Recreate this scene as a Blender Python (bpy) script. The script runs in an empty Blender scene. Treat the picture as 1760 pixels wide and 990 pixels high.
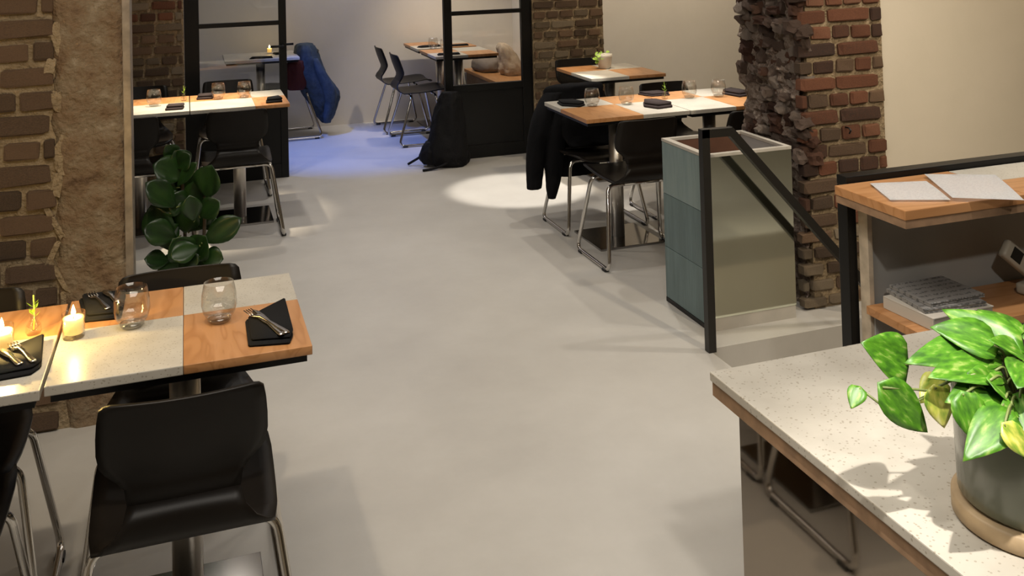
import bpy, bmesh, math, random
from mathutils import Vector, Matrix, noise
random.seed(7)
SC = bpy.context.scene
COL = SC.collection
PI = math.pi

# ------------------------------------------------------------------ camera
F_PX, PY0 = 1670.25, -146.8
PITCH, ROLL, YAW, EYE = math.radians(1.561), math.radians(-1.521), math.radians(18.62), 1.69
fwd = Vector((math.sin(YAW)*math.cos(PITCH), math.cos(YAW)*math.cos(PITCH), math.sin(PITCH)))
rgt = Vector((math.cos(YAW), -math.sin(YAW), 0)); upv = rgt.cross(fwd)
r_ = rgt*math.cos(ROLL) + upv*math.sin(ROLL); u_ = upv*math.cos(ROLL) - rgt*math.sin(ROLL)
cd = bpy.data.cameras.new('camera'); cam = bpy.data.objects.new('camera', cd); COL.objects.link(cam)
cam.matrix_world = Matrix(((r_.x, u_.x, -fwd.x, 0), (r_.y, u_.y, -fwd.y, 0), (r_.z, u_.z, -fwd.z, EYE), (0, 0, 0, 1)))
cd.sensor_width = 36; cd.sensor_fit = 'HORIZONTAL'; cd.lens = 36*F_PX/1760
cd.shift_y = -(495-PY0)/1760; cd.clip_start = .05
SC.camera = cam

# ------------------------------------------------------------------ world, exposure, lamps
w = bpy.data.worlds.new('world'); SC.world = w; w.use_nodes = True
w.node_tree.nodes['Background'].inputs[0].default_value = (1, .9, .78, 1)
w.node_tree.nodes['Background'].inputs[1].default_value = .02
vs = SC.view_settings; vs.view_transform = 'Standard'; vs.look = 'None'; vs.gamma = 1; vs.use_curve_mapping = False
vs.exposure = 0.0

def aim(o, t):
    o.rotation_euler = (Vector(t)-o.location).to_track_quat('-Z', 'Y').to_euler()
def spot(name, loc, target, power, col, ang, blend=.5, size=.04):
    l = bpy.data.lights.new(name, 'SPOT'); l.energy = power; l.color = col; l.spot_size = math.radians(ang); l.spot_blend = blend; l.shadow_soft_size = size
    o = bpy.data.objects.new(name, l); COL.objects.link(o); o.location = loc; aim(o, target); return o
def area(name, loc, target, power, col, sx, sy):
    l = bpy.data.lights.new(name, 'AREA'); l.shape = 'RECTANGLE'; l.size = sx; l.size_y = sy; l.energy = power; l.color = col
    o = bpy.data.objects.new(name, l); COL.objects.link(o); o.location = loc; aim(o, target); return o
WARM = (1, .84, .62); NEUT = (1, .93, .83)
area('fill_light_entry', (.3, 1.5, 2.85), (.3, 1.5, 0), 52, NEUT, 1.6, 1.6)  # added soft fill for the entry room, no actual fixture
area('fill_light_dining', (1.1, 5.6, 2.85), (1.1, 5.6, 0), 5, (1, .96, .93), 1.4, 1.4)  # added weak soft fill over the dining room
area('fill_light_back', (1.6, 8.6, 2.85), (1.6, 8.6, 0), 20, (.95, .93, 1), 1.2, 1.0)  # added soft fill that lifts the back room
# track spots over the dining room
spot('spot_track_right_far', (2.55, 5.65, 2.8), (1.9, 5.0, 0), 54, NEUT, 110, .9, .03)
spot('spot_track_right_near', (2.25, 4.5, 2.8), (1.9, 4.6, 0), 50, NEUT, 110, .9, .03)
spot('spot_track_left_far', (.25, 6.75, 2.8), (.6, 6.1, 0), 44, NEUT, 110, .9, .03)
spot('spot_track_left_near', (.3, 5.5, 2.8), (.6, 5.5, 0), 48, NEUT, 110, .9, .03)
spot('spot_left_table', (-.05, 6.2, 2.8), (.05, 6.34, .74), 620, WARM, 34, .9)
spot('spot_right_table', (2.75, 4.95, 2.8), (2.72, 5.02, .74), 330, NEUT, 34, .9)
spot('spot_small_table', (2.55, 6.4, 2.8), (2.70, 6.45, .74), 150, WARM, 24, .8)
spot('spot_floor', (3.0, 5.75, 2.8), (2.15, 6.3, 0), 520, NEUT, 19, .35)
spot('spot_counter', (.6, .3, 2.75), (1.0, 1.13, .9), 270, NEUT, 19, 1, .02)
spot('fill_spot_entry', (.3, -.4, 2.8), (1.9, 2.2, .7), 80, NEUT, 62, 1, .05)  # added lamp, brightens the desk's open front from the viewer's side
spot('fill_spot_stairs', (3.1, 3.0, 2.8), (2.5, 3.3, 0), 60, NEUT, 90, .9, .03)  # added lamp to brighten the stairwell and its riser
spot('spot_white_wall', (3.9, 6.2, 2.8), (3.6, 7.34, 1.2), 120, WARM, 100, 1)
spot('spot_near_table', (-.3, 2.1, 2.8), (-.05, 2.6, .74), 60, WARM, 60, .9)
spot('spot_left_pier', (-.7, 2.7, 2.8), (-.5, 3.84, 1.0), 26, WARM, 80, 1)
spot('spot_cream_wall', (3.9, 2.7, 2.8), (3.9, 3.8, 1.2), 75, WARM, 100, 1)
spot('spot_brick_pier', (2.4, 1.3, 2.8), (2.6, 3.7, .4), 150, WARM, 60, 1)
spot('fill_spot_desk', (2.0, 1.3, 2.8), (1.85, 1.95, 1.05), 80, NEUT, 45, .9)  # added lamp to brighten the desk top and papers
spot('spot_aisle', (1.1, 3.2, 2.8), (1.1, 3.3, 0), 14, NEUT, 110, 1)
spot('spot_back_room_blue', (.35, 7.75, 2.7), (1.35, 8.1, 0), 330, (.10, .25, 1), 44, .75)
spot('spot_back_table', (2.2, 8.1, 2.8), (2.4, 8.7, .74), 130, WARM, 60, .8)

# ------------------------------------------------------------------ node helpers
def mat(name):
    m = bpy.data.materials.new(name); m.use_nodes = True
    nt = m.node_tree; b = nt.nodes['Principled BSDF']; return m, nt, b
def simple(name, col, rough=.5, metal=0, spec=.5, bump=0, bscale=60, var=0, vscale=8, emit=None, estr=0, coat=0):
    m, nt, b = mat(name); N = nt.nodes; Lk = nt.links
    b.inputs['Base Color'].default_value = (*col, 1); b.inputs['Roughness'].default_value = rough
    b.inputs['Metallic'].default_value = metal; b.inputs['Specular IOR Level'].default_value = spec
    b.inputs['Coat Weight'].default_value = coat
    tc = N.new('ShaderNodeTexCoord')
    if var:
        n = N.new('ShaderNodeTexNoise'); n.inputs['Scale'].default_value = vscale; n.inputs['Detail'].default_value = 6
        Lk.new(tc.outputs['Object'], n.inputs['Vector'])
        r = N.new('ShaderNodeValToRGB'); r.color_ramp.elements[0].position = .3; r.color_ramp.elements[1].position = .7
        r.color_ramp.elements[0].color = (*[c*(1-var) for c in col], 1); r.color_ramp.elements[1].color = (*[min(1, c*(1+var)) for c in col], 1)
        Lk.new(n.outputs['Fac'], r.inputs[0]); Lk.new(r.outputs[0], b.inputs['Base Color'])
    if bump:
        n = N.new('ShaderNodeTexNoise'); n.inputs['Scale'].default_value = bscale; n.inputs['Detail'].default_value = 5
        Lk.new(tc.outputs['Object'], n.inputs['Vector'])
        bp = N.new('ShaderNodeBump'); bp.inputs['Strength'].default_value = bump; bp.inputs['Distance'].default_value = .01
        Lk.new(n.outputs['Fac'], bp.inputs['Height']); Lk.new(bp.outputs[0], b.inputs['Normal'])
    if emit:
        b.inputs['Emission Color'].default_value = (*emit, 1); b.inputs['Emission Strength'].default_value = estr
    return m
def ramp_mat(name, stops, scale, rough=.8, bump=.4, bscale=40, rnd=True, spec=.3, space='Object', dist=.01):
    """colour from noise (+ per-object random shift) through a ramp"""
    m, nt, b = mat(name); N = nt.nodes; Lk = nt.links
    tc = N.new('ShaderNodeTexCoord'); gm = N.new('ShaderNodeNewGeometry')
    vec = gm.outputs['Position'] if space == 'World' else tc.outputs['Object']
    n = N.new('ShaderNodeTexNoise'); n.inputs['Scale'].default_value = scale; n.inputs['Detail'].default_value = 8; n.inputs['Roughness'].default_value = .65
    Lk.new(vec, n.inputs['Vector'])
    fac = n.outputs['Fac']
    if rnd:
        oi = N.new('ShaderNodeObjectInfo'); a = N.new('ShaderNodeMath'); a.operation = 'MULTIPLY_ADD'
        Lk.new(oi.outputs['Random'], a.inputs[0]); a.inputs[1].default_value = .62
        s = N.new('ShaderNodeMath'); s.operation = 'MULTIPLY_ADD'; Lk.new(n.outputs['Fac'], s.inputs[0]); s.inputs[1].default_value = .9; s.inputs[2].default_value = -.26
        Lk.new(s.outputs[0], a.inputs[2]); fac = a.outputs[0]
    r = N.new('ShaderNodeValToRGB'); els = r.color_ramp.elements
    els[0].position = stops[0][0]; els[0].color = (*stops[0][1], 1); els[1].position = stops[-1][0]; els[1].color = (*stops[-1][1], 1)
    for p, c in stops[1:-1]:
        e = els.new(p); e.color = (*c, 1)
    Lk.new(fac, r.inputs[0]); Lk.new(r.outputs[0], b.inputs['Base Color'])
    b.inputs['Roughness'].default_value = rough; b.inputs['Specular IOR Level'].default_value = spec
    if bump:
        n2 = N.new('ShaderNodeTexNoise'); n2.inputs['Scale'].default_value = bscale; n2.inputs['Detail'].default_value = 6
        Lk.new(vec, n2.inputs['Vector'])
        bp = N.new('ShaderNodeBump'); bp.inputs['Strength'].default_value = bump; bp.inputs['Distance'].default_value = dist
        Lk.new(n2.outputs['Fac'], bp.inputs['Height']); Lk.new(bp.outputs[0], b.inputs['Normal'])
    return m
def thin_glass(name, tint=(1, 1, 1), ior=1.45, base=.02):
    m = bpy.data.materials.new(name); m.use_nodes = True; nt = m.node_tree; N = nt.nodes; Lk = nt.links
    N.remove(N['Principled BSDF']); out = N['Material Output']
    t = N.new('ShaderNodeBsdfTransparent'); t.inputs[0].default_value = (*tint, 1)
    g = N.new('ShaderNodeBsdfGlossy'); g.inputs['Roughness'].default_value = .02
    fr = N.new('ShaderNodeLayerWeight'); fr.inputs['Blend'].default_value = ior
    pw = N.new('ShaderNodeMath'); pw.operation = 'POWER'; pw.inputs[1].default_value = 4; Lk.new(fr.outputs['Facing'], pw.inputs[0])
    ad = N.new('ShaderNodeMath'); ad.operation = 'MULTIPLY_ADD'; ad.use_clamp = True; Lk.new(pw.outputs[0], ad.inputs[0]); ad.inputs[1].default_value = .7; ad.inputs[2].default_value = base
    mx = N.new('ShaderNodeMixShader'); Lk.new(ad.outputs[0], mx.inputs[0]); Lk.new(t.outputs[0], mx.inputs[1]); Lk.new(g.outputs[0], mx.inputs[2])
    Lk.new(mx.outputs[0], out.inputs[0]); return m

M = {}
M['floor'] = ramp_mat('floor_concrete', [(.25, (.42, .40, .37)), (.5, (.475, .455, .42)), (.75, (.53, .51, .475))], 1.6, rough=.42, bump=.05, bscale=30, rnd=False, spec=.4, space='World')
M['white_wall'] = ramp_mat('white_plaster', [(.3, (.66, .62, .56)), (.7, (.72, .68, .62))], 1.5, rough=.7, bump=.06, bscale=25, rnd=False, space='World')
M['cream_wall'] = ramp_mat('cream_plaster', [(.3, (.60, .54, .43)), (.7, (.66, .59, .48))], 1.2, rough=.75, bump=.06, bscale=25, rnd=False, space='World')
M['ceiling'] = simple('ceiling_paint', (.6, .57, .52), .9)
M['mortar'] = ramp_mat('lime_mortar', [(.3, (.20, .145, .085)), (.55, (.30, .225, .135)), (.8, (.40, .32, .21))], 9, bump=.9, bscale=55, rnd=False, space='World', dist=.02)
M['brick_red'] = ramp_mat('red_brick', [(.05, (.035, .03, .028)), (.3, (.085, .045, .03)), (.5, (.16, .065, .035)), (.72, (.24, .095, .05)), (.95, (.27, .16, .10))], 28, bump=.8, bscale=70)
M['brick_dull'] = ramp_mat('dull_brick', [(.05, (.06, .042, .030)), (.3, (.115, .075, .048)), (.55, (.18, .112, .068)), (.8, (.22, .135, .08)), (.97, (.28, .20, .13))], 26, bump=.8, bscale=70)
M['brick_pale'] = ramp_mat('pale_rubble', [(.1, (.12, .085, .055)), (.5, (.25, .19, .125)), (.9, (.36, .29, .20))], 30, bump=.9, bscale=60)
M['rubble'] = ramp_mat('broken_brick', [(.1, (.08, .052, .04)), (.36, (.18, .115, .085)), (.56, (.28, .20, .16)), (.82, (.52, .43, .36))], 45, bump=1, bscale=60, dist=.02)
M['rubble_red'] = ramp_mat('broken_red_brick', [(.1, (.07, .035, .025)), (.5, (.17, .075, .045)), (.9, (.30, .17, .12))], 45, bump=1, bscale=60, dist=.02)
M['plaster_old'] = ramp_mat('scraped_plaster', [(.28, (.10, .058, .032)), (.44, (.19, .125, .072)), (.58, (.22, .165, .105)), (.72, (.34, .28, .20))], 11, bump=1.0, bscale=45, rnd=False, dist=.015)
M['bead'] = simple('corner_bead', (.30, .25, .20), .45, .4, var=.3, vscale=20)
M['black_steel'] = simple('black_powder_steel', (.004, .004, .004), .4, .0, .3)
M['black_panel'] = simple('black_sheet_panel', (.005, .005, .005), .4, 0, .3, var=.2, vscale=3)
M['rail_steel'] = simple('dark_railing_steel', (.012, .0105, .0085), .45, .1)
M['chrome'] = simple('chrome_tube', (.62, .60, .57), .13, 1)
M['steel'] = simple('brushed_steel', (.66, .62, .56), .36, 1, bump=.05, bscale=200)
M['steel_plate'] = simple('polished_steel_plate', (.33, .32, .31), .12, 1)
M['shell'] = simple('dark_stained_plywood', (.008, .006, .0045), .42, 0, .22, var=.3, vscale=5)
M['rubber'] = simple('black_rubber', (.015, .015, .015), .7)
M['glass'] = thin_glass('door_glass', (.95, .96, .95), .5, .03)
M['tumbler'] = thin_glass('tumbler_glass', (.96, .955, .94), .5, .07)
M['solid_glass'] = thin_glass('thick_glass', (.90, .90, .88), .5, .22)
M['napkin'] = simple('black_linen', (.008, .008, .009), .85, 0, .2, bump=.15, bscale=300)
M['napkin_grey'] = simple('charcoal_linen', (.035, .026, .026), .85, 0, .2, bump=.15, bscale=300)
M['cutlery'] = simple('cutlery_steel', (.55, .53, .50), .2, 1)
M['wax'] = simple('candle_wax', (.85, .72, .40), .5, emit=(1, .55, .12), estr=.9)  # emission stands in for flame light shining through the wax
M['wick'] = simple('candle_wick', (.02, .015, .01), .9)
M['flame'] = simple('candle_flame', (1, .8, .4), .5, emit=(1, .72, .32), estr=60)
M['leaf_small'] = simple('sprig_green', (.30, .45, .05), .5)
M['ply_edge'] = simple('plywood_edge', (.27, .165, .095), .55, var=.25, vscale=30)
M['ply_pale'] = simple('pale_plywood_edge', (.48, .40, .30), .55, var=.2, vscale=30)
M['grey_panel'] = simple('grey_laminate', (.36, .355, .34), .6, var=.1, vscale=3)
M['denim'] = ramp_mat('blue_denim', [(.25, (.025, .036, .052)), (.5, (.045, .065, .092)), (.8, (.08, .105, .135))], 14, rough=.9, bump=.3, bscale=220, rnd=False)
M['coat'] = simple('black_wool', (.006, .006, .007), .95, 0, .15, bump=.2, bscale=120)
M['bag'] = simple('black_nylon', (.003, .003, .004), .75, 0, .25, bump=.3, bscale=60)
M['maroon'] = simple('maroon_cloth', (.055, .006, .006), .9, bump=.2, bscale=150)
M['cream_cloth'] = simple('cream_wool', (.42, .33, .24), .95, bump=.4, bscale=90, var=.2, vscale=12)
M['beige_cloth'] = simple('taupe_cushion', (.22, .18, .15), .95, bump=.3, bscale=120)
M['pot_white'] = simple('white_glazed_pot', (.62, .58, .50), .35)
M['soil'] = simple('potting_soil', (.03, .02, .013), .95, bump=.8, bscale=90)
M['pot_green'] = simple('dark_olive_ceramic', (.105, .115, .08), .25, 0, .5, coat=.2)
M['cork'] = simple('pale_wood_saucer', (.40, .29, .17), .5, var=.15, vscale=25)
M['stem'] = simple('green_stem', (.16, .20, .06), .5)
M['bark'] = simple('brown_stem', (.07, .05, .03), .8)
M['mirror'] = simple('smoked_mirror_panel', (.36, .31, .255), .035, 1)
M['mirror2'] = simple('polished_steel_panel', (.84, .88, .76), .07, 1)
M['slate'] = ramp_mat('green_slate', [(.2, (.10, .15, .155)), (.5, (.145, .21, .215)), (.8, (.21, .275, .275))], 6, rough=.4, bump=.1, bscale=20, spec=.4)
M['planter_rim'] = simple('stone_rim', (.45, .42, .37), .5, var=.1)
M['planter_in'] = simple('rust_brown_lining', (.12, .055, .032), .7, var=.2, vscale=9)
M['phone'] = simple('pale_grey_plastic', (.42, .38, .31), .4)
M['screen'] = simple('dark_screen', (.01, .01, .01), .15)
M['bench'] = None
# stretched grain for slate
def stretch(m, sc):
    nt = m.node_tree
    for n in nt.nodes:
        if n.type == 'TEX_NOISE':
            src = n.inputs['Vector'].links[0].from_socket
            mp = nt.nodes.new('ShaderNodeMapping'); mp.inputs['Scale'].default_value = sc
            nt.links.new(src, mp.inputs['Vector']); nt.links.new(mp.outputs[0], n.inputs['Vector'])
stretch(M['slate'], (5, 5, .5))
def stone_mat():
    m, nt, b = mat('speckled_stone'); N = nt.nodes; Lk = nt.links
    gm = N.new('ShaderNodeNewGeometry')
    n = N.new('ShaderNodeTexNoise'); n.inputs['Scale'].default_value = 9; n.inputs['Detail'].default_value = 6; Lk.new(gm.outputs['Position'], n.inputs['Vector'])
    r = N.new('ShaderNodeValToRGB'); r.color_ramp.elements[0].position = .35; r.color_ramp.elements[1].position = .65
    r.color_ramp.elements[0].color = (.43, .40, .345, 1); r.color_ramp.elements[1].color = (.51, .48, .42, 1); Lk.new(n.outputs['Fac'], r.inputs[0])
    v = N.new('ShaderNodeTexVoronoi'); v.inputs['Scale'].default_value = 120; Lk.new(gm.outputs['Position'], v.inputs['Vector'])
    n2 = N.new('ShaderNodeTexNoise'); n2.inputs['Scale'].default_value = 60; Lk.new(gm.outputs['Position'], n2.inputs['Vector'])
    mm = N.new('ShaderNodeMath'); mm.operation = 'MULTIPLY_ADD'; Lk.new(n2.outputs['Fac'], mm.inputs[0]); mm.inputs[1].default_value = -.35; Lk.new(v.outputs['Distance'], mm.inputs[2])
    r2 = N.new('ShaderNodeValToRGB'); r2.color_ramp.elements[0].position = -.0; r2.color_ramp.elements[1].position = .07
    r2.color_ramp.elements[0].color = (.55, .51, .45, 1); r2.color_ramp.elements[1].color = (1, 1, 1, 1); Lk.new(mm.outputs[0], r2.inputs[0])
    mx = N.new('ShaderNodeMix'); mx.data_type = 'RGBA'; mx.blend_type = 'MULTIPLY'; mx.inputs['Factor'].default_value = .7
    Lk.new(r.outputs[0], mx.inputs['A']); Lk.new(r2.outputs[0], mx.inputs['B']); Lk.new(mx.outputs['Result'], b.inputs['Base Color'])
    b.inputs['Roughness'].default_value = .32; return m
M['stone'] = stone_mat()
def wood_mat(name, c0, c1, c2, axis=(9, 1.2, 9), rough=.35):
    m, nt, b = mat(name); N = nt.nodes; Lk = nt.links
    tc = N.new('ShaderNodeTexCoord'); mp = N.new('ShaderNodeMapping'); mp.inputs['Scale'].default_value = axis; Lk.new(tc.outputs['Object'], mp.inputs['Vector'])
    oi = N.new('ShaderNodeObjectInfo'); sc = N.new('ShaderNodeMath'); sc.operation = 'MULTIPLY'; sc.inputs[1].default_value = 17; Lk.new(oi.outputs['Random'], sc.inputs[0])
    cx = N.new('ShaderNodeCombineXYZ'); Lk.new(sc.outputs[0], cx.inputs[0]); Lk.new(sc.outputs[0], cx.inputs[2]); Lk.new(cx.outputs[0], mp.inputs['Location'])
    n = N.new('ShaderNodeTexNoise'); n.inputs['Scale'].default_value = 1.1; n.inputs['Detail'].default_value = 3; n.inputs['Distortion'].default_value = .6; Lk.new(mp.outputs[0], n.inputs['Vector'])
    ml = N.new('ShaderNodeMath'); ml.operation = 'MULTIPLY'; ml.inputs[1].default_value = 7; Lk.new(n.outputs['Fac'], ml.inputs[0])
    fr = N.new('ShaderNodeMath'); fr.operation = 'FRACT'; Lk.new(ml.outputs[0], fr.inputs[0])
    r = N.new('ShaderNodeValToRGB'); e = r.color_ramp.elements; e[0].position = 0; e[0].color = (*c0, 1); e[1].position = 1; e[1].color = (*c0, 1)
    k = e.new(.5); k.color = (*c1, 1); k = e.new(.9); k.color = (*c2, 1); Lk.new(fr.outputs[0], r.inputs[0]); Lk.new(r.outputs[0], b.inputs['Base Color'])
    b.inputs['Roughness'].default_value = rough; b.inputs['Specular IOR Level'].default_value = .4; return m
M['wood'] = wood_mat('cherry_veneer', (.44, .215, .085), (.47, .235, .10), (.37, .17, .062))
M['wood_x'] = wood_mat('cherry_veneer_cross', (.44, .215, .085), (.47, .235, .10), (.37, .17, .062), (1.2, 9, 9))
def leaf_mat(name, dark, light, var, rough=.35, vscale=8):
    m, nt, b = mat(name); N = nt.nodes; Lk = nt.links
    tc = N.new('ShaderNodeTexCoord'); mp = N.new('ShaderNodeMapping'); mp.inputs['Scale'].default_value = (vscale, vscale*3, vscale)
    oi = N.new('ShaderNodeObjectInfo'); Lk.new(tc.outputs['Object'], mp.inputs['Vector'])
    sc = N.new('ShaderNodeMath'); sc.operation = 'MULTIPLY'; sc.inputs[1].default_value = 31; Lk.new(oi.outputs['Random'], sc.inputs[0])
    cx = N.new('ShaderNodeCombineXYZ'); Lk.new(sc.outputs[0], cx.inputs[1]); Lk.new(cx.outputs[0], mp.inputs['Location'])
    n = N.new('ShaderNodeTexNoise'); n.inputs['Scale'].default_value = 1.4; n.inputs['Detail'].default_value = 4; Lk.new(mp.outputs[0], n.inputs['Vector'])
    r = N.new('ShaderNodeValToRGB'); e = r.color_ramp.elements; e[0].position = .35; e[0].color = (*dark, 1); e[1].position = .85; e[1].color = (*var, 1)
    k = e.new(.56); k.color = (*light, 1); Lk.new(n.outputs['Fac'], r.inputs[0]); Lk.new(r.outputs[0], b.inputs['Base Color'])
    b.inputs['Roughness'].default_value = rough
    b.inputs['Subsurface Weight'].default_value = 0; b.inputs['Transmission Weight'].default_value = 0
    return m
M['pothos'] = leaf_mat('variegated_pothos_leaf', (.03, .105, .008), (.075, .225, .012), (.46, .50, .17), .42, 30)
M['pothos_yellow'] = leaf_mat('pale_pothos_leaf', (.16, .30, .03), (.55, .56, .10), (.75, .74, .40), .35, 28)
M['fig'] = leaf_mat('fig_leaf', (.008, .026, .006), (.016, .05, .009), (.03, .075, .014), .35, 6)
def print_mat(name, paper, ink, lines, amt):
    """paper with rows of unreadable small print"""
    m, nt, b = mat(name); N = nt.nodes; Lk = nt.links
    tc = N.new('ShaderNodeTexCoord'); sp = N.new('ShaderNodeSeparateXYZ'); Lk.new(tc.outputs['Object'], sp.inputs[0])
    a = N.new('ShaderNodeMath'); a.operation = 'MULTIPLY'; a.inputs[1].default_value = lines; Lk.new(sp.outputs['Y'], a.inputs[0])
    f = N.new('ShaderNodeMath'); f.operation = 'FRACT'; Lk.new(a.outputs[0], f.inputs[0])
    g = N.new('ShaderNodeMath'); g.operation = 'GREATER_THAN'; g.inputs[1].default_value = .6; Lk.new(f.outputs[0], g.inputs[0])
    n = N.new('ShaderNodeTexNoise'); n.inputs['Scale'].default_value = 160; Lk.new(tc.outputs['Object'], n.inputs['Vector'])
    h = N.new('ShaderNodeMath'); h.operation = 'GREATER_THAN'; h.inputs[1].default_value = .5; Lk.new(n.outputs['Fac'], h.inputs[0])
    p = N.new('ShaderNodeMath'); p.operation = 'MULTIPLY'; Lk.new(g.outputs[0], p.inputs[0]); Lk.new(h.outputs[0], p.inputs[1])
    q = N.new('ShaderNodeMath'); q.operation = 'MULTIPLY'; q.inputs[1].default_value = amt; Lk.new(p.outputs[0], q.inputs[0])
    mx = N.new('ShaderNodeMix'); mx.data_type = 'RGBA'; Lk.new(q.outputs[0], mx.inputs['Factor'])
    mx.inputs['A'].default_value = (*paper, 1); mx.inputs['B'].default_value = (*ink, 1); Lk.new(mx.outputs['Result'], b.inputs['Base Color'])
    b.inputs['Roughness'].default_value = .7; return m
M['paper'] = print_mat('printed_menu_paper', (.9, .9, .9), (.55, .55, .57), 110, .3)
M['book_cover'] = print_mat('grey_printed_cover', (.26, .25, .24), (.07, .07, .07), 45, .8)
M['book_page'] = simple('book_pages', (.50, .46, .40), .8)

# ------------------------------------------------------------------ mesh helpers
def link(name, me, m, parent=None, smooth=False):
    o = bpy.data.objects.new(name, me); COL.objects.link(o)
    if m is not None and not me.materials: me.materials.append(M[m] if isinstance(m, str) else m)
    if smooth:
        for p in me.polygons: p.use_smooth = True
    if parent: o.parent = parent
    return o
def obj(name, bm, m, parent=None, smooth=False):
    bmesh.ops.recalc_face_normals(bm, faces=bm.faces)
    me = bpy.data.meshes.new(name); bm.to_mesh(me); bm.free()
    return link(name, me, m, parent, smooth)
def tag(o, label=None, cat=None, group=None, kind=None):
    if label: o['label'] = label
    if cat: o['category'] = cat
    if group: o['group'] = group
    if kind: o['kind'] = kind
    return o
def thing(name, loc, label, cat, group=None, rz=0):
    o = bpy.data.objects.new(name, None); COL.objects.link(o); o.empty_display_size = .1
    o.location = loc; o.rotation_euler = (0, 0, rz); return tag(o, label, cat, group)
def copy_tree(o, parent=None):
    c = o.copy(); COL.objects.link(c); c.parent = parent
    for ch in list(o.children): copy_tree(ch, c)
    return c
def bx(bm, x0, x1, y0, y1, z0, z1, bev=0):
    vs_ = [bm.verts.new((x, y, z)) for x in (x0, x1) for y in (y0, y1) for z in (z0, z1)]
    fs = [(0, 1, 3, 2), (4, 6, 7, 5), (0, 4, 5, 1), (2, 3, 7, 6), (0, 2, 6, 4), (1, 5, 7, 3)]
    ff = [bm.faces.new([vs_[i] for i in f]) for f in fs]
    if bev:
        es = list({e for f in ff for e in f.edges})
        bmesh.ops.bevel(bm, geom=es, offset=bev, segments=2, affect='EDGES', profile=.6)
def box(name, m, b, parent=None, bev=0, smooth=False):
    bm = bmesh.new(); bx(bm, *b, bev); return obj(name, bm, m, parent, smooth)
def rounded(pts, rad, n=5):
    """round the inner corners of a polyline"""
    pts = [Vector(p) for p in pts]; out = [pts[0]]
    for i in range(1, len(pts)-1):
        a, b, c = pts[i-1], pts[i], pts[i+1]
        r = min(rad, (a-b).length*.45, (c-b).length*.45)
        p0 = b+(a-b).normalized()*r; p1 = b+(c-b).normalized()*r
        for k in range(n+1):
            t = k/n; out.append(p0*(1-t)**2+b*2*t*(1-t)+p1*t*t)
    out.append(pts[-1]); return out
def tube(bm, pts, r, seg=8, cap=True):
    pts = [Vector(p) for p in pts]; rings = []; prev = None
    rr = r if isinstance(r, (list, tuple)) else [r]*len(pts)
    for i, p in enumerate(pts):
        d = (pts[min(i+1, len(pts)-1)]-pts[max(i-1, 0)]).normalized()
        if prev is None: a = d.orthogonal().normalized()
        else: a = (prev-d*prev.dot(d)).normalized()
        prev = a; b = d.cross(a)
        rings.append([bm.verts.new(p+(a*math.cos(2*PI*k/seg)+b*math.sin(2*PI*k/seg))*rr[i]) for k in range(seg)])
    for i in range(len(rings)-1):
        for k in range(seg):
            bm.faces.new((rings[i][k], rings[i][(k+1) % seg], rings[i+1][(k+1) % seg], rings[i+1][k]))
    if cap: bm.faces.new(rings[0]); bm.faces.new(rings[-1])
def lathe(bm, prof, seg=24, c=(0, 0, 0)):
    rings = []
    for r, z in prof:
        if r < 1e-5: rings.append([bm.verts.new((c[0], c[1], c[2]+z))])
        else: rings.append([bm.verts.new((c[0]+r*math.cos(2*PI*k/seg), c[1]+r*math.sin(2*PI*k/seg), c[2]+z)) for k in range(seg)])
    for i in range(len(rings)-1):
        a, b = rings[i], rings[i+1]
        for k in range(seg):
            k2 = (k+1) % seg
            if len(a) == 1 and len(b) == 1: continue
            if len(a) == 1: bm.faces.new((a[0], b[k], b[k2]))
            elif len(b) == 1: bm.faces.new((a[k], b[0], a[k2]))
            else: bm.faces.new((a[k], b[k], b[k2], a[k2]))
def loft(bm, secs, seg=20, wob=.0, seed=0, freq=9, up=5):
    """closed cloth-like body: sections (cx,cy,cz,rx,ry,rot), resampled smoothly, with hanging folds"""
    fine = []; n = len(secs)
    for i in range(n-1):
        p0, p1, p2, p3 = secs[max(i-1, 0)], secs[i], secs[i+1], secs[min(i+2, n-1)]
        for k in range(up):
            t = k/up
            fine.append(tuple(.5*(2*b+(c-a)*t+(2*a-5*b+4*c-d)*t*t+(3*b-a-3*c+d)*t**3) for a, b, c, d in zip(p0, p1, p2, p3)))
    fine.append(secs[-1]); rings = []; seg *= 2
    for (cx, cy, cz, rx, ry, rot) in fine:
        ring = []; sc = min(1, (rx+ry)*7)
        for k in range(seg):
            t = 2*PI*k/seg; x, y = rx*math.cos(t), ry*math.sin(t)
            p = Vector((cx+x*math.cos(rot)-y*math.sin(rot), cy+x*math.sin(rot)+y*math.cos(rot), cz))
            if wob:
                q = Vector((math.cos(t)*1.6, math.sin(t)*1.6, cz*4+seed*3.7))
                a = noise.noise(q)+.6*(1-2*abs(noise.noise(q*2.3+Vector((0, 0, cz*6)))))+.35*(1-2*abs(noise.noise(q*4.7)))
                p += Vector((math.cos(t+rot), math.sin(t+rot), 0))*a*wob*sc+noise.noise_vector(p*freq+Vector((seed, 0, 0)))*wob*.5*sc
            ring.append(bm.verts.new(p))
        rings.append(ring)
    for i in range(len(rings)-1):
        for k in range(seg): bm.faces.new((rings[i][k], rings[i][(k+1) % seg], rings[i+1][(k+1) % seg], rings[i+1][k]))
    bm.faces.new(rings[0]); bm.faces.new(rings[-1])
def subdiv(o, lv=1):
    md = o.modifiers.new('smooth', 'SUBSURF'); md.levels = lv; md.render_levels = lv; return o

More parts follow.
